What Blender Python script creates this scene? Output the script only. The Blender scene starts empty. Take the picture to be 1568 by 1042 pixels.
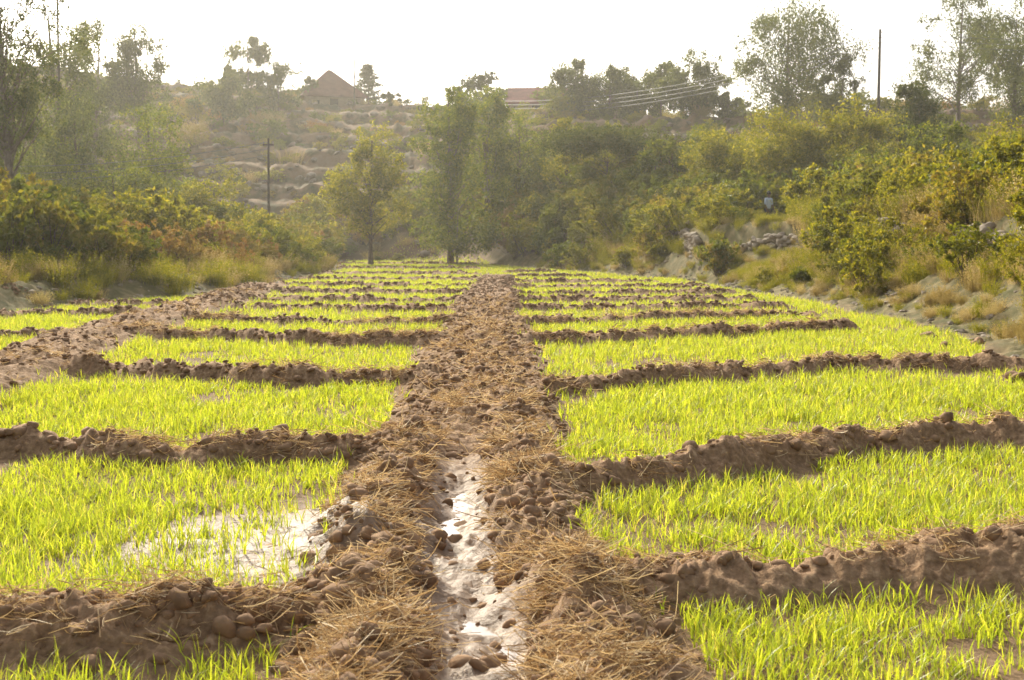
import bpy, math, numpy as np
from mathutils import Vector
rng=np.random.default_rng(7)
sc=bpy.context.scene
COL=sc.collection
# ---------------------------------------------------------------- helpers
H=1.7; F=2178.0; PITCH=math.atan(156/F)
def gpt(px,py):
    a=math.atan((py-521)/F)+PITCH
    Y=H/math.tan(a); return ((px-784)/F*Y, Y)
def XZ(px,py,Y):
    a=math.atan((py-521)/F)+PITCH
    return (px-784)/F*Y, H-Y*math.tan(a)
def hsh(i,j,s):
    h=(i*374761393+j*668265263+s*1442695041)&0xffffffff
    h=((h^(h>>13))*1274126177)&0xffffffff
    h=(h^(h>>16))&0xffffffff
    return h/4294967295.0
def vn(x,y,s=0):
    x=np.asarray(x,float);y=np.asarray(y,float)
    xi=np.floor(x).astype(np.int64);yi=np.floor(y).astype(np.int64)
    fx=x-xi;fy=y-yi
    fx=fx*fx*(3-2*fx);fy=fy*fy*(3-2*fy)
    a=hsh(xi,yi,s);b=hsh(xi+1,yi,s);c=hsh(xi,yi+1,s);d=hsh(xi+1,yi+1,s)
    return (a*(1-fx)+b*fx)*(1-fy)+(c*(1-fx)+d*fx)*fy
def fbm(x,y,o=3,s=0):
    r=0;a=.5;t=0
    for k in range(o):
        r=r+a*vn(x*2**k+k*17.3,y*2**k-k*9.1,s+k);t+=a;a*=.5
    return r/t
def ss(a,b,x):
    t=np.clip((x-a)/(b-a),0,1);return t*t*(3-2*t)
def mk(name,V,faces,mats,mi=None,smooth=False,parent=None,link=True):
    V=np.asarray(V,np.float32)
    me=bpy.data.meshes.new(name)
    me.vertices.add(len(V));me.vertices.foreach_set("co",V.ravel())
    tot=np.concatenate([np.full(len(f),f.shape[1],np.int32) for f in faces if len(f)])
    idx=np.concatenate([f.ravel() for f in faces if len(f)]).astype(np.int32)
    st=np.concatenate([[0],np.cumsum(tot)[:-1]]).astype(np.int32)
    me.loops.add(len(idx));me.loops.foreach_set("vertex_index",idx)
    me.polygons.add(len(tot));me.polygons.foreach_set("loop_start",st)
    if mi is not None: me.polygons.foreach_set("material_index",np.asarray(mi,np.int32))
    me.polygons.foreach_set("use_smooth",np.full(len(tot),smooth))
    me.update(calc_edges=True)
    for m in mats: me.materials.append(m)
    if not link: return me
    o=bpy.data.objects.new(name,me);COL.objects.link(o)
    if parent: o.parent=parent
    return o
def empty(name,loc=(0,0,0)):
    e=bpy.data.objects.new(name,None);COL.objects.link(e);e.location=loc;e.empty_display_size=.2;return e
# ---------------------------------------------------------------- materials
def newmat(n):
    m=bpy.data.materials.new(n);m.use_nodes=True
    nt=m.node_tree
    for k in list(nt.nodes): nt.nodes.remove(k)
    out=nt.nodes.new("ShaderNodeOutputMaterial");return m,nt,out
def ramp(nt,fac,stops):
    r=nt.nodes.new("ShaderNodeValToRGB")
    els=r.color_ramp.elements
    while len(els)<len(stops): els.new(.5)
    for e,(p,c) in zip(els,stops): e.position=p;e.color=(*c,1)
    nt.links.new(fac,r.inputs[0]);return r.outputs[0]
def leafmat(name,stops,trans=.5,tint=(1.25,1.3,.6),obj=False,rough=.6,gloss=.025):
    m,nt,out=newmat(name);N=nt.nodes;L=nt.links
    g=N.new("ShaderNodeNewGeometry")
    fac=g.outputs["Random Per Island"]
    if obj:
        oi=N.new("ShaderNodeObjectInfo");mx=N.new("ShaderNodeMath");mx.operation='MULTIPLY_ADD'
        mx.inputs[1].default_value=.65
        m2=N.new("ShaderNodeMath");m2.operation='MULTIPLY';m2.inputs[1].default_value=.35
        L.new(fac,m2.inputs[0]);L.new(oi.outputs["Random"],mx.inputs[0]);L.new(m2.outputs[0],mx.inputs[2]);fac=mx.outputs[0]
    c=ramp(nt,fac,stops)
    d=N.new("ShaderNodeBsdfDiffuse");L.new(c,d.inputs[0])
    t=N.new("ShaderNodeBsdfTranslucent")
    mm=N.new("ShaderNodeMix");mm.data_type='RGBA';mm.blend_type='MULTIPLY';mm.inputs[0].default_value=1
    L.new(c,mm.inputs[6]);mm.inputs[7].default_value=(*tint,1);L.new(mm.outputs[2],t.inputs[0])
    ms=N.new("ShaderNodeMixShader");ms.inputs[0].default_value=trans
    L.new(d.outputs[0],ms.inputs[1]);L.new(t.outputs[0],ms.inputs[2])
    gl=N.new("ShaderNodeBsdfGlossy");gl.inputs["Roughness"].default_value=rough*.7;gl.inputs[0].default_value=(.9,.9,.85,1)
    m3=N.new("ShaderNodeMixShader");m3.inputs[0].default_value=gloss
    L.new(ms.outputs[0],m3.inputs[1]);L.new(gl.outputs[0],m3.inputs[2]);L.new(m3.outputs[0],out.inputs[0])
    return m
def solid(name,c1,c2,scale=4,rough=.85,bump=.3,metal=0):
    m,nt,out=newmat(name);N=nt.nodes;L=nt.links
    tc=N.new("ShaderNodeTexCoord");no=N.new("ShaderNodeTexNoise");no.inputs["Scale"].default_value=scale;no.inputs["Detail"].default_value=6
    L.new(tc.outputs["Object"],no.inputs[0])
    c=ramp(nt,no.outputs[0],[(.3,c1),(.7,c2)])
    b=N.new("ShaderNodeBsdfPrincipled");L.new(c,b.inputs["Base Color"]);b.inputs["Roughness"].default_value=rough;b.inputs["Metallic"].default_value=metal
    b.inputs["Specular IOR Level"].default_value=.25
    bp=N.new("ShaderNodeBump");bp.inputs["Strength"].default_value=bump;bp.inputs["Distance"].default_value=.05
    L.new(no.outputs[0],bp.inputs["Height"]);L.new(bp.outputs[0],b.inputs["Normal"]);L.new(b.outputs[0],out.inputs[0]);return m
M_wheat=leafmat("wheat_leaf",[(0,(.19,.25,.035)),(.45,(.31,.37,.04)),(.88,(.42,.45,.06)),(1,(.5,.42,.16))],.67,(1.58,1.5,.6),gloss=.05)
M_euc=leafmat("eucalyptus_leaf",[(0,(.06,.08,.03)),(.6,(.11,.13,.04)),(1,(.2,.2,.07))],.45,(1.5,1.45,.7))
M_green=leafmat("green_leaf",[(0,(.065,.095,.014)),(.6,(.125,.16,.02)),(1,(.25,.25,.03))],.52,(1.65,1.5,.5))
M_bright=leafmat("yellowgreen_leaf",[(0,(.11,.13,.012)),(.6,(.2,.21,.018)),(1,(.33,.3,.04))],.57,(1.65,1.45,.5))
M_dark=leafmat("dark_leaf",[(0,(.04,.055,.012)),(.6,(.075,.09,.018)),(1,(.13,.13,.03))],.4,(1.5,1.45,.6))
M_shrubA=leafmat("shrub_leaf",[(0,(.065,.095,.014)),(.35,(.12,.155,.02)),(.7,(.2,.2,.03)),(1,(.28,.22,.06))],.52,(1.65,1.4,.5),obj=True)
M_shrubB=leafmat("autumn_shrub_leaf",[(0,(.15,.16,.04)),(.4,(.25,.2,.06)),(.8,(.3,.18,.07)),(1,(.32,.14,.08))],.5,(1.5,1.25,.6),obj=True)
M_dry=leafmat("dry_grass_blade",[(0,(.22,.19,.06)),(.4,(.34,.27,.11)),(.75,(.5,.41,.22)),(1,(.27,.28,.06))],.45,(1.3,1.15,.75),obj=True)
M_straw=leafmat("straw_stalk",[(0,(.17,.1,.05)),(.3,(.38,.255,.125)),(.7,(.6,.44,.24)),(1,(.8,.65,.4))],.3,(1.15,1.05,.85))
M_bark=solid("bark",(.07,.05,.035),(.16,.12,.085),8)
M_barkp=solid("pale_bark",(.12,.09,.07),(.24,.19,.15),6)
M_clod=solid("dry_soil_clod",(.17,.1,.055),(.38,.24,.135),8,.95,.7)
M_stone=solid("field_stone",(.2,.16,.115),(.42,.35,.27),3,.9,.5)
M_hrock=solid("hill_rock",(.13,.1,.075),(.29,.235,.18),1.5,.95,.5)
M_wood=solid("weathered_pole_wood",(.06,.05,.04),(.13,.1,.08),10)
M_wire=solid("wire_metal",(.12,.12,.12),(.2,.2,.2),10,.5,.0,.5)
M_roof=solid("rusty_roof_sheet",(.13,.055,.04),(.22,.1,.07),1.5,.7,.1)
M_roof2=solid("red_roof_sheet",(.16,.045,.035),(.26,.08,.06),1.5,.7,.1)
M_wallm=solid("mud_plaster",(.28,.2,.13),(.4,.3,.2),2,.95,.2)
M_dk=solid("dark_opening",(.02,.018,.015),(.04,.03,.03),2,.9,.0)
# ---------------------------------------------------------------- terrain height
EDR=([-60,0,15,19,25,39,49,57,67,74,90,105],[7,7,7,7.2,8.3,8.4,7.6,7.1,5,2.8,-1,-4])
EDL=([-60,0,33,41,49,75,105],[-14,-14,-12,-9.6,-8.9,-9.6,-12.7])
WAL=([-60,0,22,28,36,45,52,58,75,100],[9.3,9.3,10,10.6,10.9,10.9,10.2,7.9,5.2,2.6])
def xr(y): return np.interp(y,*EDR)+.5*(fbm(y*.3,y*0,2,5)-.5)
def xl(y): return np.interp(y,*EDL)+.7*(fbm(y*.3,y*0+3,2,6)-.5)
def xc(y): return np.interp(y,[0,5.5,7,10,15,24,43,70,105],[-.05,-.12,-.25,-.33,-.38,-.54,-.6,-.7,-4.5])
def xb2(y): return np.interp(y,[0,16.5,24,43,60,100],[-4.9,-6.2,-6.9,-8.0,-8.9,-11.5])
def chw(y): return .22*(fbm(y*1.0,y*0+5,3,33)-.5)
def ridge(pts): 
    w=[gpt(*p) for p in pts]; return [a for a,b in w],[b for a,b in w]
RL=[ridge(p) for p in [[(-300,985),(0,990),(250,992),(500,965)],[(-300,690),(0,700),(300,712),(600,704)],[(60,572),(200,578),(420,590),(640,590)],
  [(200,520),(360,524),(520,532),(665,532)],[(280,494),(380,497),(690,502)],[(320,474),(700,480)],[(350,462),(710,466)],
  [(380,449),(715,452)],[(395,439),(720,441)],[(420,430),(730,431)],[(440,421),(730,422)],[(460,413),(730,413)],[(480,406),(730,406)]]]
RLL=[ridge(p) for p in [[(-300,512),(0,520),(90,520)],[(-200,488),(200,484)],[(-100,471),(260,470)]]]
RR=[ridge(p) for p in [[(880,930),(1000,912),(1250,896),(1568,886),(1900,872)],[(860,765),(980,748),(1200,712),(1400,688),(1568,682),(1900,670)],
  [(830,608),(960,596),(1120,580),(1300,568),(1540,570),(1700,570)],[(810,530),(940,526),(1060,519),(1300,508)],
  [(800,501),(1000,492),(1240,487)],[(790,478),(1200,473)],[(785,464),(1150,462)],[(780,454),(1120,451)],[(775,444),(1080,442)],[(775,435),(1000,434)],[(775,427),(900,427)],[(775,419),(850,419)]]]
def ridges(x,y):
    R=np.zeros_like(x)
    wob=.4*(fbm(x*1.2,y*.15,3,11)-.5)
    for k,grp in enumerate((RL,RLL,RR)):
        for i,(xs,ys) in enumerate(grp):
            yr=np.interp(x,xs,ys)+wob*(1+.03*ys[0])
            wv=.21 if ys[0]>8 else .25
            sc_=(1+.010*ys[0])*(.7+.6*vn(x*1.9,x*0+i*3.3,19+k))
            d=(y-yr)/(wv*sc_)
            p=np.exp(-np.abs(d)**2.2)
            p*=ss(xs[0]-.5,xs[0],x)*(1-ss(xs[-1],xs[-1]+.4,x))
            amp=(.18 if ys[0]<25 else .13)*(.45+1.05*fbm(x*2.1,y*0+i*7.7,3,21+k))
            R=np.maximum(R,p*amp)
    return R
PUD=(-1.75,7.3,.8,.34)
def field_parts(x,y):
    c=xc(y);w=.15+.09*vn(y*1.7,y*0,31)
    d=x-c-chw(y)
    sd=np.sign(d)
    far=ss(10.5,13,y)
    ctr=.45+.14*(vn(y*1.3,sd*4,34)-.5)
    B=.18*np.exp(-((np.abs(d)-ctr)/(.22+.1*(vn(y*2.1,sd*7,36)-.5)))**2)*(1-far)+.13*np.exp(-(np.abs(d)/.78)**4)*far
    B=B*(.35+1.3*fbm(x*2.6,y*1.9,3,35))*(1-ss(55,66,y))
    B=B-.05*np.exp(-(d/w)**4)*(1-far)
    chan=np.exp(-(d/(w*1.1))**4)*(1-far)
    berm=np.exp(-(np.abs(d)/(.78+.3*(vn(y*.9,sd*3,38)-.5)-.05*(y<9)))**6)*(1-ss(62,68,y))
    d2=x-xb2(y)
    b2=np.exp(-(np.abs(d2)/.75)**4)*ss(2,8,y)*(1-ss(46,54,y))
    B=B+.18*b2*(.5+1.0*fbm(x*2,y*1.3,2,37))
    return B,chan,np.maximum(berm,b2)
def hgt(x,y,full=False):
    x=np.asarray(x,float)*1.0;y=np.asarray(y,float)*1.0
    infield=ss(0,.6,xr(y)-x)*ss(0,.6,x-xl(y))*(1-ss(104,107,y))*ss(-30,-20,y)
    R=ridges(x,y);B,chan,berm=field_parts(x,y)
    pud=np.exp(-(((x-PUD[0])/PUD[2])**2+((y-PUD[1])/PUD[3])**2)**2)
    soil=np.clip(R/.08,0,1); soil=np.maximum(soil*(1-chan),np.clip(berm,0,1))
    n1=fbm(x*3.1,y*3.1,3,41)-.5
    cl=np.abs(vn(x*6,y*6,43)-.5)*2; cl2=np.abs(vn(x*15,y*15,44)-.5)*2;cl3=np.abs(vn(x*31,y*31,45)-.5)*2
    det=soil*(.13*n1+.085*(.5-cl)+.045*(.5-cl2)+.018*(.5-cl3))+ (1-soil)*(.02*n1+.012*(.5-cl))
    det=det*(1-.55*chan)
    steps=(.085*(vn(x*2.8,y*2.9,46)-.38)+.04*(vn(x*7,y*7,48)-.5))*chan
    mud=.055*(np.abs(vn(x*2.,y*5.5,47)-.5)*2-.22)*np.exp(-(((x+1.2)/.7)**2+((y-8.1)/1.7)**2)**2)
    hf=np.maximum(R*(1-.6*berm),0)+B+det+mud+steps-.016*pud
    w_=np.interp(y,*WAL);r=x-xr(y)
    bR=1.0*ss(0,1,(x-xr(y))/np.maximum(w_-xr(y),.5))+1.05*ss(0,.5,x-w_)+.05*np.clip(x-w_,0,40)
    bR=bR*(1-.4*ss(60,75,y))+np.clip(r,0,.6)*.2
    l=xl(y)-x
    bL=.5*ss(0,1.2,l)+.05*np.clip(l-1,0,60)
    rough=(1-infield)*(.35*(fbm(x*.5,y*.5,3,51)-.5)+.2*(fbm(x*2.3,y*2.3,3,53)-.5)+.06*(vn(x*9,y*9,54)-.5))
    rough=rough-.25*np.exp(-(((x-11.2)/2.2)**2+((y-62.5)/3.2)**2)**2)
    a=x/np.maximum(y,60)
    foot=np.interp(a,[-.1,.12],[101,70]);crest=np.interp(a,[-.12,.02,.15],[170,155,128])
    ztop=np.interp(a,[-.45,-.36,-.24,-.13,-.06,.02,.08,.12,.36],[21,20.5,18.8,17.6,16.6,15.2,12.6,11.8,12.2])
    t=(y-foot)/(crest-foot)+.16*(fbm(x*.04,y*.04,3,61)-.5)
    hz=ztop*np.clip(ss(-.25,1.05,t),0,1)
    st=1.8; q=hz/st+1.1*(fbm(x*.05,y*.04,3,63)-.5); f=q-np.floor(q)
    ter=st*(np.floor(q)+ss(.66,.94,f)+.08*f)
    hz=np.where(t>0,hz*.25+.75*np.clip(ter,0,ztop+.6),0)*ss(-.02,.1,t)
    hz=hz*(1-.25*ss(1.25,2.6,t))
    hz=hz+ss(0,.3,t)*(.8*(fbm(x*.15,y*.15,3,65)-.5)+.8*(fbm(x*.8,y*.6,3,67)-.5)+.4*(fbm(x*2.6,y*1.2,2,68)-.5))
    z=infield*hf+(1-infield)*(np.maximum(bR,0)*(x>0)+bL*(x<0)*(l>0))*(1-.5*ss(0,.4,t))+rough+hz
    if full: return z,infield,soil,chan,pud,R,berm,t
    return z
def hs(x,y): return float(hgt(np.array([x]),np.array([y]))[0])
# ---------------------------------------------------------------- terrain mesh
ys=[3.2]
while ys[-1]<420: ys.append(ys[-1]*1.0044+.001)
ys=np.array([-60,-40,-25,-15,-8,-3,0,1,2,2.6]+ys+[600,900,1500,3000])
u=np.linspace(-1,1,840);ue=np.array([1.15,1.4,1.8,2.5,4,7,12,25])
u=np.concatenate([-ue[::-1],u,ue])
s=2.2+.44*np.clip(ys,2,420)
X=u[None,:]*s[:,None];Yg=np.repeat(ys[:,None],len(u),1)
Z,inf,soil,chan,pud,R,berm,tt=hgt(X,Yg,True)
nr,nc=X.shape
V=np.stack([X,Yg,Z],-1).reshape(-1,3)
ii=(np.arange(nr-1)[:,None]*nc+np.arange(nc-1)[None,:]).ravel()
Fq=np.stack([ii,ii+1,ii+nc+1,ii+nc],-1)
mg,nt,out=newmat("field_ground");N=nt.nodes;L=nt.links
at=N.new("ShaderNodeAttribute");at.attribute_name="gmask"
sep=N.new("ShaderNodeSeparateColor");L.new(at.outputs["Color"],sep.inputs[0])
at2=N.new("ShaderNodeAttribute");at2.attribute_name="hmask"
tc=N.new("ShaderNodeTexCoord")
def noise(sc_,det=5,ro=.6):
    n=N.new("ShaderNodeTexNoise");n.inputs["Scale"].default_value=sc_;n.inputs["Detail"].default_value=det;n.inputs["Roughness"].default_value=ro;L.new(tc.outputs["Object"],n.inputs[0]);return n.outputs[0]
def mixc(f,a,b):
    m=N.new("ShaderNodeMix");m.data_type='RGBA';L.new(f,m.inputs[0]);L.new(a,m.inputs[6]);L.new(b,m.inputs[7]);return m.outputs[2]
n_f=noise(22,6);n_m=noise(2.5,5);n_l=noise(.45,8,.7)
plot=ramp(nt,n_f,[(.3,(.14,.085,.042)),(.7,(.26,.165,.085))])
rid=ramp(nt,n_f,[(.3,(.17,.098,.05)),(.55,(.32,.2,.108)),(.75,(.54,.37,.215))])
bank=ramp(nt,n_m,[(.3,(.075,.08,.022)),(.5,(.15,.125,.05)),(.7,(.26,.19,.09))])
hill=ramp(nt,n_l,[(.36,(.06,.062,.024)),(.46,(.125,.093,.042)),(.54,(.2,.125,.065)),(.64,(.22,.15,.095))])
mudc=ramp(nt,n_f,[(.3,(.19,.125,.075)),(.7,(.33,.23,.15))])
c=mixc(sep.outputs[0],plot,rid);c=mixc(sep.outputs[1],c,mudc);c=mixc(sep.outputs[2],c,bank);c=mixc(at2.outputs["Fac"],c,hill)
pb=N.new("ShaderNodeBsdfPrincipled");L.new(c,pb.inputs["Base Color"]);pb.inputs["Specular IOR Level"].default_value=.3
mr=N.new("ShaderNodeMapRange");L.new(sep.outputs[1],mr.inputs[0]);mr.inputs[3].default_value=.97;mr.inputs[4].default_value=.55;L.new(mr.outputs[0],pb.inputs["Roughness"])
bp=N.new("ShaderNodeBump");bp.inputs["Strength"].default_value=.7;bp.inputs["Distance"].default_value=.03;L.new(n_f,bp.inputs["Height"]);L.new(bp.outputs[0],pb.inputs["Normal"]);L.new(pb.outputs[0],out.inputs[0])
g=mk("ground",V,[Fq],[mg],smooth=True)
wet=np.clip(chan*(1-ss(9,12,Yg))+1.0*np.exp(-(((X+1.3)/1.2)**2+((Yg-7.8)/1.2)**2)**2)*(1-np.clip(R/.08,0,1)),0,1)*inf
ca=g.data.color_attributes.new("gmask",'FLOAT_COLOR','POINT')
ca.data.foreach_set("color",np.stack([soil*inf,wet,1-inf,np.ones_like(X)],-1).astype(np.float32).ravel())
fa=g.data.attributes.new("hmask",'FLOAT','POINT');fa.data.foreach_set("value",ss(-.05,.15,tt).astype(np.float32).ravel())
# ---------------------------------------------------------------- blades
def blades(P,ht,wd,az,bend,seg=3,fl=None):
    n=len(P);t=np.linspace(0,1,seg+1)
    dx=np.cos(az);dy=np.sin(az)
    verts=[]
    face_az=az+rng.normal(0,.6,n);qx=-np.sin(face_az);qy=np.cos(face_az)
    for k in range(seg+1):
        tk=t[k];off=bend*ht*tk**1.8;zz=ht*tk*(1-.35*bend*tk)
        c=P+np.stack([dx*off,dy*off,zz],-1)
        w=wd*(1-tk**1.6)*(.75+.5*tk) if k<seg else 0*wd
        if k<seg:
            verts.append(c-np.stack([qx*w,qy*w,0*w],-1)*.5);verts.append(c+np.stack([qx*w,qy*w,0*w],-1)*.5)
        else: verts.append(c)
    nv=2*seg+1
    V=np.stack(verts,1).reshape(-1,3);b=np.arange(n)*nv
    q=[np.stack([b+2*k,b+2*k+1,b+2*k+3,b+2*k+2],-1) for k in range(seg-1)]
    tr=np.stack([b+2*seg-2,b+2*seg-1,b+2*seg],-1)
    return V,np.concatenate(q) if q else np.zeros((0,4),int),tr
bands=[(4.2,9,850,3,4),(9,16,520,3,3),(16,30,310,2,2),(30,60,110,2,2),(60,106,60,2,2)]
VV=[];QQ=[];TT=[];off=0
for (y0,y1,dens,nb,seg) in bands:
    xa=-min(14,.4*y1+1.5);xb=min(9,.4*y1+1.5)
    n=int((y1-y0)*(xb-xa)*dens)
    y=rng.uniform(y0,y1,n);x=rng.uniform(xa,xb,n)
    ok=(np.abs(x)<.4*y+1.5)
    x=x[ok];y=y[ok]
    z,inf_,so,ch,pu,Rr,be,_=hgt(x,y,True)
    pat=fbm(x*1.6,y*1.1,3,71);fine=vn(x*6,y*6,73)
    bare=np.exp(-(((x+1.0)/.7)**2+((y-8.1)/1.6)**2)**2)
    prob=(so<.25)*(inf_>.95)*(1-ch)*ss(.2,.42,pat)*(.25+.75*ss(.2,.55,fine))
    prob*=(1-.45*pu)*(1-.93*bare)
    edge=np.abs(x-xc(y))
    prob*=1-.7*(1-ss(.7,1.4,edge))*vn(x*5,y*3,77)
    ok=rng.random(len(x))<prob+ (so<.6)*(inf_>.9)*.03*(1-ch)
    x=x[ok];y=y[ok];z=z[ok];pat=pat[ok]
    hb=(.065+.09*pat+.035*rng.random(len(x)))*(.9+.5*vn(x*.5,y*.5,79))
    for b in range(nb):
        m=len(x);P=np.stack([x+rng.normal(0,.008,m),y+rng.normal(0,.008,m),z-.004],-1)
        ht=hb*rng.uniform(.45,1.2,m);wd=(.0056+.00040*y)*rng.uniform(.7,1.3,m)
        az=rng.uniform(0,2*np.pi,m)
        v,q,t=blades(P,ht,wd,az,rng.uniform(.1,.9,m),seg)
        VV.append(v);QQ.append(q+off);TT.append(t+off);off+=len(v)
mk("wheat_seedlings",np.concatenate(VV),[np.concatenate(QQ),np.concatenate(TT)],[M_wheat])
# ---------------------------------------------------------------- straw
def ribbons(P,D,ln,wd,curl):
    n=len(P);K=4;D=D/np.linalg.norm(D,axis=1,keepdims=True)
    sd=np.cross(D,rng.normal(0,1,(n,3)));sd/=np.linalg.norm(sd,axis=1,keepdims=True)
    c2=rng.normal(0,1,(n,3));vs=[]
    for k in range(K):
        t=k/(K-1);c=P+D*(ln*t)[:,None]+c2*(curl*ln*t*t)[:,None]
        vs+= [c-sd*wd[:,None]*.5,c+sd*wd[:,None]*.5]
    V=np.stack(vs,1).reshape(-1,3);b=np.arange(n)*2*K
    return V,np.concatenate([np.stack([b+2*k,b+2*k+1,b+2*k+3,b+2*k+2],-1) for k in range(K-1)])
nb_=2000
ty=4.3*np.exp(rng.random(nb_)*math.log(38/4.3));side=rng.choice([-1,1],nb_)
offc=np.where(ty<11,np.clip(rng.normal(.43,.17,nb_),.24,.85),np.abs(rng.normal(0,.45,nb_)))
tx=xc(ty)+chw(ty)+side*offc
kp=rng.random(nb_)<ss(.44,.64,fbm(tx*3.2,ty*2.6,2,81));tx=tx[kp];ty=ty[kp];nb_=len(tx)
n2=240;y2=rng.uniform(8,42,n2);x2=xb2(y2)+rng.normal(0,.5,n2)
ridx=[];ridy=[]
for grp in (RL,RR):
    for (a,b) in grp[:5]:
        k=150;xx=rng.uniform(a[0],a[-1],k);kk_=vn(xx*1.5,xx*0,83)>.42;xx=xx[kk_];ridx.append(xx);ridy.append(np.interp(xx,a,b)+rng.normal(0,.11,len(xx)))
tx=np.concatenate([tx,x2]+ridx);ty=np.concatenate([ty,y2]+ridy)
nt_=len(tx);isr=np.arange(nt_)>=nb_+n2
kk=np.where(isr,14,np.where(ty<14,36,18));rep=np.repeat(np.arange(nt_),kk);m=len(rep)
rad=rng.uniform(.015,.06,nt_)
bx=tx[rep]+rng.normal(0,1,m)*rad[rep];by=ty[rep]+rng.normal(0,1,m)*rad[rep]
taz=rng.uniform(0,2*np.pi,nt_)
az=taz[rep]+rng.normal(0,.8,m);el=rng.normal(.0,.3,m)
D=np.stack([np.cos(az)*np.cos(el),np.sin(az)*np.cos(el),np.sin(el)],-1)
ln=rng.uniform(.04,.15,m);P=np.stack([bx,by,hgt(bx,by)+.008+.045*rng.random(m)**2],-1)
n3=7500;y3=4.3*np.exp(rng.random(n3)*math.log(30/4.3));x3=xc(y3)+rng.normal(0,.45,n3)
a3=rng.uniform(0,6.28,n3);D3=np.stack([np.cos(a3),np.sin(a3),rng.normal(0,.2,n3)],-1)
P=np.concatenate([P,np.stack([x3,y3,hgt(x3,y3)+.012],-1)]);D=np.concatenate([D,D3]);ln=np.concatenate([ln,rng.uniform(.04,.2,n3)])
kp=(np.abs(P[:,0]-xc(P[:,1])-chw(P[:,1]))>.2)|(P[:,1]>11.5)|(rng.random(len(P))<.05)
P=P[kp];D=D[kp];ln=ln[kp];by=P[:,1];m=len(by)
v1,q1=ribbons(P,D,ln,(.0022+.0002*by)*rng.uniform(.7,1.5,m),.3)
mk("straw_litter",v1,[q1],[M_straw])
# ---------------------------------------------------------------- lumps
def ico(sub):
    import bmesh
    bm=bmesh.new();bmesh.ops.create_icosphere(bm,subdivisions=sub,radius=1)
    v=np.array([x.co[:] for x in bm.verts]);f=np.array([[y.index for y in x.verts] for x in bm.faces]);bm.free();return v,f
def lumps(P,S,sub=2,rough=.28,flat=.7):
    bv,bf=ico(sub);n=len(P);nv=len(bv)
    d=1+rough*(np.sin(bv@(rng.normal(0,2.2,(n,3)).transpose())).T+.6*np.sin(bv@(rng.normal(0,4.5,(n,3)).transpose())).T)
    Vv=bv[None]*d[...,None]
    sc3=np.stack([rng.uniform(.75,1.3,n),rng.uniform(.75,1.3,n),rng.uniform(.6,1.,n)*flat],-1)
    Vv=Vv*sc3[:,None,:]
    an=rng.uniform(0,2*np.pi,n);c_,s_=np.cos(an)[:,None],np.sin(an)[:,None]
    tl=rng.normal(0,.4,n)[:,None];x,y,z=Vv[...,0],Vv[...,1],Vv[...,2]
    y,z=y*np.cos(tl)-z*np.sin(tl),y*np.sin(tl)+z*np.cos(tl)
    x,y=x*c_-y*s_,x*s_+y*c_
    Vv=np.stack([x,y,z],-1)*S[:,None,None]+P[:,None,:]
    return Vv.reshape(-1,3),(bf[None]+(np.arange(n)*nv)[:,None,None]).reshape(-1,3)
n=9000;cy=4.3*np.exp(rng.random(n)*math.log(60/4.3));cx=xc(cy)+rng.choice([-1,1],n)*np.abs(rng.normal(.43,.27,n))
kp=~((np.abs(cx-xc(cy)-chw(cy))<.19)&(cy<12.5)&(rng.random(len(cx))<.85));cx=cx[kp];cy=cy[kp]
y2=rng.uniform(9,46,1900);x2=xb2(y2)+rng.normal(0,.5,1900)
lx=[cx,x2];ly=[cy,y2]
for grp in (RL,RR,RLL):
    for (a,b) in grp:
        k=int(340);xx=rng.uniform(a[0],a[-1],k);lx.append(xx);ly.append(np.interp(xx,a,b)+rng.normal(0,.14,k)*(1+.01*b[0]))
cx=np.concatenate(lx);cy=np.concatenate(ly)
z,_,so_,ch_,*_r=hgt(cx,cy,True);ok=(so_>.3)|(ch_>.5);cx=cx[ok];cy=cy[ok];z=z[ok]
S=.010+.042*rng.random(len(cx))**3.2+.0007*cy
near=cy<12
v,f=lumps(np.stack([cx,cy,z-.2*S],-1)[near],S[near],2,.17,.95)
v2,f2=lumps(np.stack([cx,cy,z],-1)[~near],S[~near],1,.2)
mk("soil_clods",np.concatenate([v,v2]),[np.concatenate([f,f2+len(v)])],[M_clod],smooth=True)
st=[];ssz=[]
for px,py,s_ in [(940,895,.095),(985,878,.055),(1008,884,.055),(1045,880,.08),(1080,884,.055),(915,925,.045),(890,850,.05),(870,905,.035),(1270,568,.12),(820,490,.12),(1560,585,.14),(35,678,.06),(400,995,.035),(140,975,.04),(1425,520,.12),(1450,535,.1),(1500,530,.13),(1160,835,.05),(1290,870,.04)]:
    a,b=gpt(px,py);st.append((a,b,hs(a,b)+s_*.3));ssz.append(s_)
v,f=lumps(np.array(st),np.array(ssz),3,.2,.85);mk("field_stones",v,[f],[M_clod],smooth=True)
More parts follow.
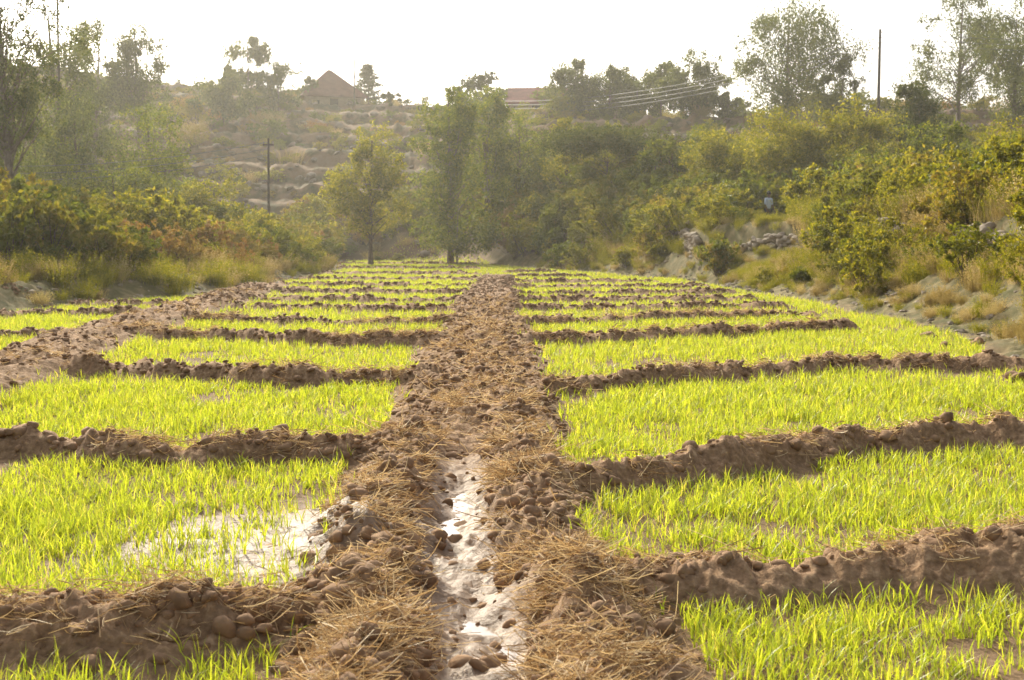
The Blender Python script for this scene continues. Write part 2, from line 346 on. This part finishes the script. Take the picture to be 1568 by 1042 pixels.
# ---------------------------------------------------------------- water
mw,nt,out=newmat("muddy_water");N=nt.nodes;L=nt.links
b=N.new("ShaderNodeBsdfPrincipled");b.inputs["Base Color"].default_value=(.2,.135,.085,1);b.inputs["Roughness"].default_value=.05;b.inputs["IOR"].default_value=1.33
tc=N.new("ShaderNodeTexCoord");no=N.new("ShaderNodeTexNoise");no.inputs["Scale"].default_value=14;L.new(tc.outputs["Object"],no.inputs[0])
bp=N.new("ShaderNodeBump");bp.inputs["Strength"].default_value=.3;bp.inputs["Distance"].default_value=.012;L.new(no.outputs[0],bp.inputs["Height"]);L.new(bp.outputs[0],b.inputs["Normal"]);L.new(b.outputs[0],out.inputs[0])
yy=np.linspace(3.4,10.8,80);wv=[];
for k in (-.24,.24): wv.append(np.stack([xc(yy)+chw(yy)+k,yy,0*yy-.047],-1))
wv=np.concatenate(wv);i=np.arange(79);mk("channel_water",wv,[np.stack([i,i+80,i+81,i+1],-1)],[mw])
th=np.linspace(0,2*np.pi,40,endpoint=False)
pv=np.stack([PUD[0]+.25+1.15*np.cos(th),PUD[1]+.2+.6*np.sin(th),0*th-.0185],-1)
mk("puddle",pv,[np.arange(40)[None]],[mw])
# ---------------------------------------------------------------- trees
def tube(pts,rad,sides=6):
    pts=np.array(pts,float);n=len(pts);V=[]
    for i in range(n):
        t=pts[min(i+1,n-1)]-pts[max(i-1,0)];t/=np.linalg.norm(t)+1e-9
        a=np.cross(t,[.3,1,.1]);a/=np.linalg.norm(a)+1e-9;b_=np.cross(t,a)
        for k in range(sides):
            an=2*np.pi*k/sides;V.append(pts[i]+rad[i]*(np.cos(an)*a+np.sin(an)*b_))
    Fc=[[i*sides+k,i*sides+(k+1)%sides,(i+1)*sides+(k+1)%sides,(i+1)*sides+k] for i in range(n-1) for k in range(sides)]
    return np.array(V),np.array(Fc)
def leaves(C,sz,droop=0):
    n=len(C);d=rng.normal(0,1,(n,3));d[:,2]-=droop;d/=np.linalg.norm(d,axis=1,keepdims=True)
    s_=np.cross(d,rng.normal(0,1,(n,3)));s_/=np.linalg.norm(s_,axis=1,keepdims=True)
    l=(sz*rng.uniform(.6,1.4,n))[:,None];w=l*rng.uniform(.35,.6,n)[:,None]
    V=np.stack([C-d*l*.5,C+s_*w*.5,C+d*l*.5,C-s_*w*.5],1).reshape(-1,3)
    return V,np.arange(4*n).reshape(n,4)
def tree_mesh(h,rx,z0,ncl,nlf,lsz,leaf,bark,style='euc',lean=0,rc=None,link=True,name="tree",r0=None):
    V=[];Q=[];MI=[];o=0
    def add(v,q,mi):
        nonlocal o
        V.append(v);Q.append(q+o);MI.append(np.full(len(q),mi));o+=len(v)
    tp=[];K=7
    top=h*(.88 if style!='umb' else .6)
    wx,wy=rng.uniform(-.03,.03,2)*h
    for k in range(K):
        t=k/(K-1);tp.append([lean*t*t*h+wx*math.sin(3*t+1)-wx*math.sin(1),wy*math.sin(4*t),-.3+t*(top+.3)])
    tp=np.array(tp);r0=r0 or h*.018
    if style!='bush': add(*tube(tp,r0*np.linspace(1,.2,K)*np.array([1.3]+[1]*(K-1)),7),0)
    zc=(z0+1)/2*h;rz=(1-z0)/2*h
    rc=rc or min(rx,rz)*(.38 if style=='euc' else .42)
    C=[]
    while len(C)<ncl:
        p=rng.uniform(-1,1,3);rr=np.linalg.norm(p)
        if rr>1 or rr<.3: continue
        if style=='umb': p[2]=(1-.6*(p[0]**2+p[1]**2))*rng.uniform(.3,1)
        zz=zc+rz*p[2]*.92
        k=rng.uniform(.75,1.12)
        tt_=min(max(zz/top,0),1);lx_=lean*tt_*tt_*h
        C.append([lx_+p[0]*rx*.85*k,p[1]*rx*.85*k,zz])
    C=np.array(C)
    for c_ in C:
        fr=np.clip(c_[2]/top*rng.uniform(.55,.85),.12 if style!='bush' else 0,.97)
        i=fr*(K-1);b0=tp[int(i)]+(tp[min(int(i)+1,K-1)]-tp[int(i)])*(i-int(i))
        if style=='bush': b0=np.array([rng.normal(0,.05)*rx,rng.normal(0,.05)*rx,-.1])
        mid=(b0+c_)/2+rng.normal(0,.06,3)*rx
        r1=r0*.34*(1.1-fr) if style!='bush' else r0*.25
        add(*tube([b0,mid,c_],[r1,r1*.6,r1*.2],4),0)
    per=rng.uniform(.3,1.7,ncl);per=(per/per.sum()*nlf).astype(int)
    L_=[]
    for c_,k in zip(C,per):
        s3=rc*rng.uniform(.55,1.3)
        ns=max(2,int(k/22));sp=rng.normal(0,.52,(ns,3));sp/=np.maximum(1,np.linalg.norm(sp,axis=1,keepdims=True))
        idx=rng.integers(0,ns,k)
        pts=c_+sp[idx]*[s3,s3,s3*(.5 if style=='umb' else .8)]+rng.normal(0,.14,(k,3))*s3*[1,1,1.3 if style=='euc' else .9]
        L_.append(pts)
    L_=np.concatenate(L_)
    if style=='bush': L_=L_[L_[:,2]>.0]
    add(*leaves(L_,lsz,1.2 if style=='euc' else 0),1)
    return mk(name,np.concatenate(V),[np.concatenate(Q)],[bark,leaf],np.concatenate(MI),link=link)
def place_tree(name,px,ptop,Y,pw,z0=.35,ncl=26,nlf=7000,lsz=.22,leaf=M_euc,bark=M_barkp,style='euc',lean=0,rc=None,k=1.18):
    if leaf in (M_green,M_bright,M_dark) and style=='euc': style='round'
    x,zt=XZ(px,ptop,Y);z=hs(x,Y)
    h=zt-z;rx=pw/2/F*Y*k
    o=tree_mesh(h,rx,z0,ncl,int(nlf*1.7),lsz*.95,leaf,bark,style,lean,rc,name=name);o.location=(x,Y,z-.1);return o
E="eucalyptus_tree";B_="broadleaf_tree";A_="acacia_tree"
place_tree(E,18,-110,60,240,.3,72,19000,.13,lean=.02,rc=.85)
place_tree(E,97,-25,88,120,.15,36,9500,.17)
place_tree(E,-40,60,72,170,.15,28,7000,.16)
place_tree(E,218,10,118,92,.28,36,10500,.2)
place_tree(E,150,26,115,94,.1,34,10000,.2)
place_tree(B_,235,150,84,140,.03,36,9000,.17,leaf=M_green,bark=M_bark)
place_tree(B_,125,150,78,140,.03,32,9000,.17,leaf=M_euc,bark=M_bark)
place_tree(B_,60,120,84,150,.03,32,9000,.17,leaf=M_green,bark=M_bark)
place_tree(B_,180,240,74,150,.03,30,8000,.16,leaf=M_green,bark=M_bark)
place_tree(B_,20,270,66,150,.03,30,7000,.14,leaf=M_green,bark=M_bark)
place_tree(E,384,50,152,70,.05,26,7500,.25)
place_tree(E,430,90,152,66,.02,20,5500,.25)
place_tree(B_,345,108,140,86,.02,26,6500,.25,leaf=M_euc,bark=M_bark)
place_tree(B_,475,113,160,36,.02,8,1600,.25,leaf=M_euc)
place_tree(B_,600,138,158,40,.02,9,1500,.25,leaf=M_dark)
place_tree(B_,330,268,76,100,.05,20,5000,.16,leaf=M_bright,bark=M_bark)
place_tree(B_,568,186,88,112,.03,44,12000,.17,leaf=M_bright,bark=M_bark,rc=.95)
place_tree(B_,690,114,92,112,.03,50,12000,.18,leaf=M_green,rc=1.0)
place_tree(B_,700,300,90,130,.03,26,6000,.17,leaf=M_green,rc=.9)
place_tree(E,745,128,98,100,.05,36,9000,.18,leaf=M_green)
place_tree(B_,795,150,100,110,.05,34,9000,.18,leaf=M_green,bark=M_bark,rc=1.1)
place_tree(A_,738,112,150,84,.05,34,8000,.24,leaf=M_dark,bark=M_bark,style='round')
place_tree(E,880,90,128,84,.05,26,7000,.22)
place_tree(E,932,76,128,90,.05,28,8000,.22)
place_tree(E,975,102,126,66,.05,20,5500,.21)
place_tree(E,1010,92,124,64,.05,22,6000,.21)
place_tree(E,1066,84,120,96,.02,36,10500,.21)
place_tree(E,1112,140,118,64,.02,18,4600,.22)
place_tree(A_,925,192,84,215,.35,50,14000,.15,leaf=M_dark,bark=M_bark,style='umb',rc=1.05)
place_tree(B_,868,165,92,84,.05,22,5500,.17,leaf=M_bright,bark=M_bark)
place_tree(B_,1000,225,80,90,.03,22,5500,.16,leaf=M_green,bark=M_bark)
place_tree(B_,1190,172,74,170,.02,54,16000,.15,leaf=M_bright,bark=M_bark,rc=1.)
place_tree(B_,1105,205,76,120,.02,32,9000,.15,leaf=M_bright,bark=M_bark,rc=.95)
place_tree(B_,1285,155,73,190,.02,54,16000,.15,leaf=M_bright,bark=M_bark,rc=1.)
place_tree(B_,1345,240,62,140,.02,40,10000,.13,leaf=M_green,bark=M_bark,rc=.85)
place_tree(E,1200,4,108,174,.1,56,16000,.19)
place_tree(E,1283,78,108,72,.05,22,5500,.19)
place_tree(B_,1402,120,80,92,.03,34,10000,.16,leaf=M_dark,bark=M_bark,rc=.95)
place_tree(B_,1440,170,66,130,.02,36,9500,.14,leaf=M_green,bark=M_bark,rc=.85)
place_tree(E,1462,-25,108,135,.08,46,9500,.19)
place_tree(E,1545,0,100,120,.1,40,9500,.18)
place_tree(E,1610,-40,95,110,.1,26,6000,.19)
place_tree(B_,1555,180,52,130,.03,36,9000,.11,leaf=M_bright,bark=M_bark)
place_tree(B_,112,300,60,150,.02,56,15000,.11,leaf=M_dark,bark=M_bark,style='bush',rc=.75,k=1.0)
def conifer(px,ptop,Y,pw):
    x,zt=XZ(px,ptop,Y);z=hs(x,Y);h=zt-z;r=pw/2/F*Y;V=[];Q=[];MI=[];o=0
    v,q=tube([(0,0,-.3),(0,0,h)],[.14,.03],6);V.append(v);Q.append(q);MI.append(np.zeros(len(q)));o=len(v)
    P=[]
    for lv in range(9):
        zz=h*(.2+.77*lv/8);rr=r*(1-.8*lv/8)
        for k in range(9):
            an=rng.uniform(0,6.28);e=np.array([math.cos(an)*rr,math.sin(an)*rr,zz+.06*rr])
            v,q=tube([(0,0,zz-.1),e],[.04,.01],4);V.append(v);Q.append(q+o);MI.append(np.zeros(len(q)));o+=len(v)
            t=rng.random(70)[:,None]**.6;P.append(np.array([0,0,zz-.1])+(e-[0,0,zz-.1])*t+rng.normal(0,1,(70,3))*[.16,.16,.11])
    v,q=leaves(np.concatenate(P),.24);V.append(v);Q.append(q+o);MI.append(np.ones(len(q)))
    ob=mk("conifer_tree",np.concatenate(V),[np.concatenate(Q)],[M_bark,M_dark],np.concatenate(MI));ob.location=(x,Y,z)
conifer(566,100,166,66)
# ---------------------------------------------------------------- shrubs
shA=[tree_mesh(1.0,.7,.02,20+3*k,3400,.07,M_shrubA,M_bark,'bush',rc=.23,link=False,name="shrub",r0=.05) for k in range(5)]
shB=[tree_mesh(1.0,.66,.02,19+3*k,2800,.06,M_shrubB,M_bark,'bush',rc=.2,link=False,name="autumn_shrub",r0=.04) for k in range(4)]
shG=[tree_mesh(1.0,.68,.02,20+3*k,3400,.065,M_bright,M_bark,'bush',rc=.2,link=False,name="bright_shrub",r0=.04) for k in range(4)]
def weed(nst,mat,name,leafy,w=.02,seed=0):
    n=nst;P=np.stack([rng.normal(0,.24,n),rng.normal(0,.24,n),np.zeros(n)-.02],-1)
    az=np.arctan2(P[:,1],P[:,0])+rng.normal(0,.7,n);ht=rng.uniform(.4,1.1,n);bd=rng.uniform(.1,.6,n)
    v,q,t=blades(P,ht,np.full(n,w),az,bd,4)
    V=[v];Qs=[q];o=len(v)
    if leafy:
        tt=rng.uniform(.25,1,(n,leafy));off=bd[:,None]*ht[:,None]*tt**1.8
        C=np.stack([P[:,0:1]+np.cos(az)[:,None]*off,P[:,1:2]+np.sin(az)[:,None]*off,ht[:,None]*tt*(1-.35*bd[:,None]*tt)],-1).reshape(-1,3)+rng.normal(0,.02,(n*leafy,3))
        v2,q2=leaves(C,.05);V.append(v2);Qs.append(q2+o)
    return mk(name,np.concatenate(V),[np.concatenate(Qs),t],[mat],link=False)
wdD=[weed(160,M_dry,"dry_grass_tuft",0,.014)]+[weed(150,M_dry,"dry_seed_weed",22,.010) for _ in range(5)]
wdG=[weed(130,M_bright,"leafy_weed",18,.014) for _ in range(3)]
def scat(parent,meshes,x,y,sc_,sz=1.0):
    z=hgt(x,y)
    for i in range(len(x)):
        me=meshes[rng.integers(len(meshes))]
        o=bpy.data.objects.new(parent.name+"_"+me.name,me);COL.objects.link(o);o.parent=parent
        s_=sc_[i];o.location=(x[i],y[i],z[i]-.05*s_);o.scale=(s_*rng.uniform(.8,1.2),s_*rng.uniform(.8,1.2),s_*sz*rng.uniform(.8,1.2));o.rotation_euler=(rng.normal(0,.06),rng.normal(0,.06),rng.uniform(0,6.28))
def scat3(parent,x,y,s_,pa,pg,sz=1.0,jit=None):
    r_=np.clip(.5+(fbm(x*.17,y*.12,2,88)-.5)*1.9+rng.normal(0,.16,len(x)),0,.999)
    A=r_<pa;G=(r_>=pa)&(r_<pa+pg);Bm=r_>=pa+pg
    scat(parent,shA,x[A],y[A],s_[A],sz);scat(parent,shG,x[G],y[G],s_[G],sz);scat(parent,shB,x[Bm],y[Bm],s_[Bm]*.85,sz)
eL=empty("left_bank_shrubs");eR=empty("right_bank_shrubs");eH=empty("hillside_shrubs");eB=empty("field_end_shrubs");eG=empty("bank_dry_grass")
def region(n,xa,xb,ya,yb,f):
    y=ya+(yb-ya)*rng.random(n);x=rng.uniform(xa,xb,n);ok=f(x,y);return x[ok],y[ok]
def gap(x,y,w=1.75): # scrub left out along the camera's sight line to the person
    return (np.abs(x-.1795*y)<w)&(y>47)&(y<64)
x,y=region(900,-32,-9,40,96,lambda x,y:(xl(y)-x>.8)&(np.abs(x)<.42*y+3)&((y>49)|(xl(y)-x>1.6)))
k=len(x);sL=np.clip(1.2+.28*(xl(y)-x),1.2,2.7)*rng.uniform(.6,1.1,k)
scat3(eL,x,y,sL,.45,.27)
x,y=region(2000,-2,34,24,96,lambda x,y:(x-xr(y)>.4)&(np.abs(x)<.42*y+2)&~gap(x,y)&((y>40)|(rng.random(len(x))<.6))&~((x>np.interp(y,*WAL)-1.8)&(x<np.interp(y,*WAL)+.3)&(rng.random(len(x))<.5)))
k=len(x);sR=np.clip(.75+.012*y+.13*(x-xr(y)),.8,2.4)*rng.uniform(.55,1.1,k)
sR=np.where((y<52)&(np.abs(x-.1795*y)<1.6),.6,sR)
scat3(eR,x,y,sR,.38,.4)
bx_=np.array([9.6,10.3,11.0,11.7,12.4,10.0,9.2,11.5]);by_=np.array([59.4,59.2,59.5,59.9,60.3,57.6,58.0,57.6]);scat(eR,shA+shG,bx_,by_,np.array([.8,.6,.55,.65,.9,.6,.7,.6]))
x,y=region(420,-17,9,84,112,lambda x,y:((x>xr(y)+.5)|(x<xl(y)-.5)|(y>106)))
k=len(x);scat3(eB,x,y,rng.uniform(1.4,2.6,k),.5,.25)
x,y=region(4400,-80,75,72,180,lambda x,y:(y>np.interp(x/y,[-.1,.12],[103,74]))&(np.abs(x)<.42*y)&(rng.random(len(x))<np.where(x/y<-.03,.14,.35)+.85*ss(.3,.7,fbm(x*.08,y*.06,2,89))))
k=len(x);sh=rng.uniform(.5,1.3,k)+2.0*rng.random(k)**6*(y<150)
hc=rng.random(k)<.88
scat3(eH,x[hc],y[hc],sh[hc],.6,.12,.8);scat(eH,wdD,x[~hc],y[~hc],sh[~hc],.8)
x,y=region(4800,-1,17,16,80,lambda x,y:(x-xr(y)>.1)&(x-xr(y)<7)&(np.abs(x)<.42*y+1)&(~gap(x,y,1.1)|(y<56)))
k=len(x);r_=rng.random(k);sg=rng.uniform(.3,.75,k)*np.clip(.4+.32*(x-xr(y)),.5,1.4)
sg=np.where(gap(x,y,1.3),.35,sg)
pd=np.where(y<42,.68,.4)
scat(eG,wdD,x[r_<pd],y[r_<pd],sg[r_<pd]);scat(eG,wdG,x[r_>=pd],y[r_>=pd],sg[r_>=pd]*1.1)
x,y=region(1300,-24,-8,33,80,lambda x,y:(xl(y)-x>.1)&(xl(y)-x<6)&(np.abs(x)<.42*y+1))
k=len(x);r_=rng.random(k);sg=rng.uniform(.35,.85,k)
scat(eG,wdD,x[r_<.4],y[r_<.4],sg[r_<.4]);scat(eG,wdG,x[r_>=.4],y[r_>=.4],sg[r_>=.4]*1.1)
# ---------------------------------------------------------------- stone walls, rocks
def wall(name,pts,hh,sz=.14,zoff=0):
    pts=np.array(pts,float);seg=np.linalg.norm(np.diff(pts,axis=0),axis=1);T=seg.sum();cum=np.concatenate([[0],np.cumsum(seg)])
    P=[];S=[]
    rows=int(hh/(sz*1.1));
    for r in range(rows):
        n=int(T/(sz*1.5));t=(np.arange(n)+rng.random(n)*.6)/n*T
        xx=np.interp(t,cum,pts[:,0])+rng.normal(0,.05,n)+.05*r/rows;yy=np.interp(t,cum,pts[:,1])+rng.normal(0,.05,n)
        keep=vn(t*.25,t*0+3,91)>.16+.5*r/rows
        zz=hgt(xx-.25,yy)+zoff+r*sz*1.1+rng.normal(0,.02,n)
        P.append(np.stack([xx,yy,zz],-1)[keep]);S.append((sz*rng.uniform(.7,1.2,n))[keep])
    v,f=lumps(np.concatenate(P),np.concatenate(S),2,.15,.8);return mk(name,v,[f],[M_stone])
wy=np.array([22,28,36,45,52,57,60.]);wall("dry_stone_wall",np.stack([np.interp(wy,*WAL)+.1,wy],-1),1.2,.15)
wall("dry_stone_wall",[(7.6,59),(7.5,64),(6.8,70)],1.1,.15)
wall("dry_stone_wall",[(-15.6,49.5),(-14.3,49)],.9,.16,.1)
x=rng.uniform(-75,70,9000);y=rng.uniform(78,178,9000);ok=(np.abs(x)<.42*y)&(y>np.interp(x/y,[-.1,.12],[103,80]));x=x[ok];y=y[ok]
slope=np.abs(hgt(x,y+.5)-hgt(x,y-.5));ok=(slope>.45)|(rng.random(len(x))<.05);x=x[ok];y=y[ok]
v,f=lumps(np.stack([x,y,hgt(x,y)],-1),rng.uniform(.12,.45,len(x)),2,.18,.8);mk("hillside_rocks",v,[f],[M_hrock])
n=450;y=rng.uniform(16,70,n);x=xr(y)+rng.normal(.3,.5,n)
v,f=lumps(np.stack([x,y,hgt(x,y)],-1),rng.uniform(.03,.1,n),1,.2,.8);
y=rng.uniform(34,60,140);x=xl(y)-rng.normal(.4,.5,140);v2,f2=lumps(np.stack([x,y,hgt(x,y)],-1),rng.uniform(.04,.12,140),1,.2,.8)
mk("bank_rubble",np.concatenate([v,v2]),[np.concatenate([f,f2+len(v)])],[M_stone])
# ---------------------------------------------------------------- houses
def box(name,c,d,mat,par,rz=0):
    x,y,z=[a/2 for a in d];v=np.array([[sx*x,sy*y,sz*z] for sx in(-1,1) for sy in(-1,1) for sz in(-1,1)])+np.array(c)
    f=np.array([[0,1,3,2],[4,6,7,5],[0,4,5,1],[2,3,7,6],[0,2,6,4],[1,5,7,3]]);return mk(name,v,[f],[mat],parent=par)
def house(name,px,peave,Y,w,dp,wh,rh,hip,mr,rz=0):
    x,ze=XZ(px,peave,Y);e=empty(name,(x,Y,ze-wh));e.rotation_euler[2]=rz
    box("walls",(0,0,wh/2-.6),(w,dp,wh+1.2),M_wallm,e)
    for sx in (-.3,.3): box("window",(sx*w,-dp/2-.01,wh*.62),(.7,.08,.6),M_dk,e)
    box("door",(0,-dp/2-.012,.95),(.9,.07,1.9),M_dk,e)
    a=w/2+.45;b=dp/2+.45;k=w/2*hip
    v=np.array([[-a,-b,wh],[a,-b,wh],[a,b,wh],[-a,b,wh],[-a+k*1.1,0,wh+rh],[a-k*1.1,0,wh+rh],[-a,-b,wh-.12],[a,-b,wh-.12],[a,b,wh-.12],[-a,b,wh-.12]])
    mk("roof",v,[np.array([[0,1,5,4],[2,3,4,5],[0,6,7,1],[1,7,8,2],[2,8,9,3],[3,9,6,0],[6,9,8,7]]),np.array([[1,2,5],[3,0,4]])],[mr],parent=e)
house("hip_roof_house",507,151,163,6.6,6.,2.2,3.2,.98,M_roof,.3)
house("red_roof_house",824,161,150,5.5,5,2.2,1.8,.02,M_roof2,-.1)
house("stone_hut",318,136,168,2.2,2,1.5,.25,.1,M_wallm,0)
# ---------------------------------------------------------------- poles & wires
def pole(name,px,ptop,Y,arm=True,r=.1):
    x,zt=XZ(px,ptop,Y);z=hs(x,Y);e=empty(name,(x,Y,z))
    v,q=tube([(0,0,-.4),(0,0,(zt-z)*.5),(0.03,0,zt-z)],[r,r*.85,r*.7],8);mk("shaft",v,[q],[M_wood],parent=e,smooth=True)
    if arm:
        box("crossarm",(0,.1,zt-z-.35),(.6,.08,.08),M_wood,e)
        for sx in(-.26,.26):
            v,q=tube([(sx,.1,zt-z-.3),(sx,.1,zt-z-.15)],[.04,.03],6);mk("insulator",v,[q],[M_stone],parent=e)
    return (x,Y,zt-.2)
pA=pole("utility_pole",1340,45,100,False,.12);pB=pole("utility_pole",413,212,78,True,.08)
pC=pole("utility_pole",545,55,160,False,.1);pD=pole("utility_pole",97,-10,86,False,.09)
pE=pole("utility_pole",722,150,140,True,.1)
def wires(name,a,b,offs,sag,r=.016):
    V=[];Q=[];o=0
    for ox,oz in offs:
        p=[(a[0]+(b[0]-a[0])*t+ox,a[1]+(b[1]-a[1])*t,a[2]+(b[2]-a[2])*t+oz-sag*4*t*(1-t)) for t in np.linspace(0,1,20)]
        v,q=tube(p,[r]*20,4);V.append(v);Q.append(q+o);o+=len(v)
    mk(name,np.concatenate(V),[np.concatenate(Q)],[M_wire])
wires("power_lines",pA,pE,[(0,-.35*k) for k in range(4)],1.6)
wires("power_lines",pB,(-34,66,pB[2]-1.2),[(0,-.35*k) for k in range(3)],1.0)
wires("power_lines",pA,(60,86,pA[2]-1),[(0,-.35*k) for k in range(3)],1)
# ---------------------------------------------------------------- person
M_skin=solid("skin",(.09,.05,.03),(.12,.07,.045),5,.6,0);M_shirt=solid("pale_blue_shirt",(.4,.47,.53),(.54,.6,.66),5,.9,.1);M_trou=solid("dark_trousers",(.03,.035,.05),(.05,.055,.07),5,.9,.1);M_hair=solid("black_hair",(.01,.01,.01),(.02,.02,.02),9,.8,.2)
def skinned(name,joints,edges,mat,par,lv=2):
    me=bpy.data.meshes.new(name);me.from_pydata([j[:3] for j in joints],edges,[]);o=bpy.data.objects.new(name,me);COL.objects.link(o)
    m=o.modifiers.new("s",'SKIN')
    for i,j in enumerate(joints):
        me.skin_vertices[0].data[i].radius=(j[3],j[4] if len(j)>4 else j[3])
    me.skin_vertices[0].data[0].use_root=True
    ms=o.modifiers.new("b",'SUBSURF');ms.levels=lv;ms.render_levels=lv
    me.materials.append(mat);o.parent=par;return o
PY=61.5
x,_=XZ(1175,300,PY);zz=hs(x,PY)
per=empty("standing_person",(x,PY,zz-.02));per.rotation_euler[2]=.7;per.scale=(.96,.96,.96)
skinned("legs",[(0,0,.92,.14,.11),(.09,0,.86,.1),(.11,-.03,.48,.065),(.11,.02,.09,.045),(.12,-.13,.04,.04),(-.09,0,.86,.1),(-.12,.04,.48,.065),(-.12,.1,.09,.045),(-.12,-.04,.04,.04)],[(0,1),(1,2),(2,3),(3,4),(0,5),(5,6),(6,7),(7,8)],M_trou,per)
skinned("shirt",[(0,0,.9,.15,.11),(0,-.01,1.12,.14,.1),(0,-.02,1.32,.17,.11),(0,-.02,1.42,.07),(.19,-.01,1.36,.065),(.25,-.02,1.1,.048),(-.19,-.01,1.36,.065),(-.25,-.03,1.1,.048)],[(0,1),(1,2),(2,3),(2,4),(4,5),(2,6),(6,7)],M_shirt,per)
skinned("neck_and_head",[(0,-.02,1.4,.05),(0,-.03,1.48,.052),(0,-.04,1.55,.078,.085),(0,-.04,1.62,.075,.085),(0,-.135,1.565,.015)],[(0,1),(1,2),(2,3),(2,4)],M_skin,per)
v,f=lumps(np.array([[0,-.015,1.63]]),np.array([.098]),3,.03,1.1);mk("hair",v,[f],[M_hair],parent=per,smooth=True)
for s_ in(-1,1):
    skinned("forearm",[(.25*s_,-.02,1.12,.042),(.25*s_,-.12,.9,.03),(.245*s_,-.16,.82,.035,.02)],[(0,1),(1,2)],M_skin,per)
    for k in range(4):
        v,q=tube([((.22+.018*k)*s_,-.165,.82),((.22+.018*k)*s_,-.2,.765),((.22+.018*k)*s_,-.19,.735+.005*abs(k-1.5))],[.009,.008,.006],6);mk("finger",v,[q],[M_skin],parent=per)
    v,q=tube([(.215*s_,-.15,.85),(.19*s_,-.18,.81),(.19*s_,-.2,.78)],[.011,.01,.007],6);mk("thumb",v,[q],[M_skin],parent=per)
    v,f=lumps(np.array([[.03*s_,-.118,1.595]]),np.array([.012]),2,.02,1);mk("eye",v,[f],[M_hair],parent=per)
    v,f=lumps(np.array([[.08*s_,-.03,1.585]]),np.array([.02]),2,.02,1.2);mk("ear",v,[f],[M_skin],parent=per)
# ---------------------------------------------------------------- haze volume
mv,nt,out=newmat("dusty_haze");vs=nt.nodes.new("ShaderNodeVolumeScatter");vs.inputs["Color"].default_value=(1,.96,.84,1);vs.inputs["Density"].default_value=.00075;vs.inputs["Anisotropy"].default_value=.55
nt.links.new(vs.outputs[0],out.inputs["Volume"])
v=np.array([[sx,sy,sz] for sx in(-260,260) for sy in(15,420) for sz in(-3,45)],float)
mk("dusty_haze",v,[np.array([[0,1,3,2],[4,6,7,5],[0,4,5,1],[2,3,7,6],[0,2,6,4],[1,5,7,3]])],[mv])
# ---------------------------------------------------------------- light
EL=math.radians(31);AZ=math.radians(-22)
w=bpy.data.worlds.new("World");sc.world=w;w.use_nodes=True;nt=w.node_tree
bg=nt.nodes["Background"];sky=nt.nodes.new("ShaderNodeTexSky");sky.sky_type='NISHITA';sky.sun_disc=False
sky.sun_elevation=EL;sky.sun_rotation=AZ%(2*math.pi);sky.dust_density=6;sky.air_density=1.0;sky.ozone_density=.6
hv=nt.nodes.new("ShaderNodeHueSaturation");hv.inputs["Saturation"].default_value=.42;hv.inputs["Value"].default_value=1.55
nt.links.new(sky.outputs[0],hv.inputs["Color"]);nt.links.new(hv.outputs[0],bg.inputs[0]);bg.inputs[1].default_value=.15
sl=bpy.data.lights.new("sun",'SUN');sl.energy=5;sl.angle=math.radians(.5);sl.color=(1,.91,.7)
so=bpy.data.objects.new("sun",sl);COL.objects.link(so)
sd=Vector((math.sin(AZ)*math.cos(EL),math.cos(AZ)*math.cos(EL),math.sin(EL)))
so.rotation_euler=sd.to_track_quat('Z','Y').to_euler();so.location=sd*100
# ---------------------------------------------------------------- camera
cd=bpy.data.cameras.new("camera");cam=bpy.data.objects.new("camera",cd);COL.objects.link(cam);sc.camera=cam
cam.location=(0,0,H);cam.rotation_euler=(math.pi/2-PITCH,0,0);cd.lens=50;cd.sensor_width=36;cd.clip_start=.1;cd.clip_end=6000
cd.dof.use_dof=True;cd.dof.focus_distance=11;cd.dof.aperture_fstop=6.3
sc.view_settings.view_transform='Standard'
sc.view_settings.look='None';sc.view_settings.exposure=0
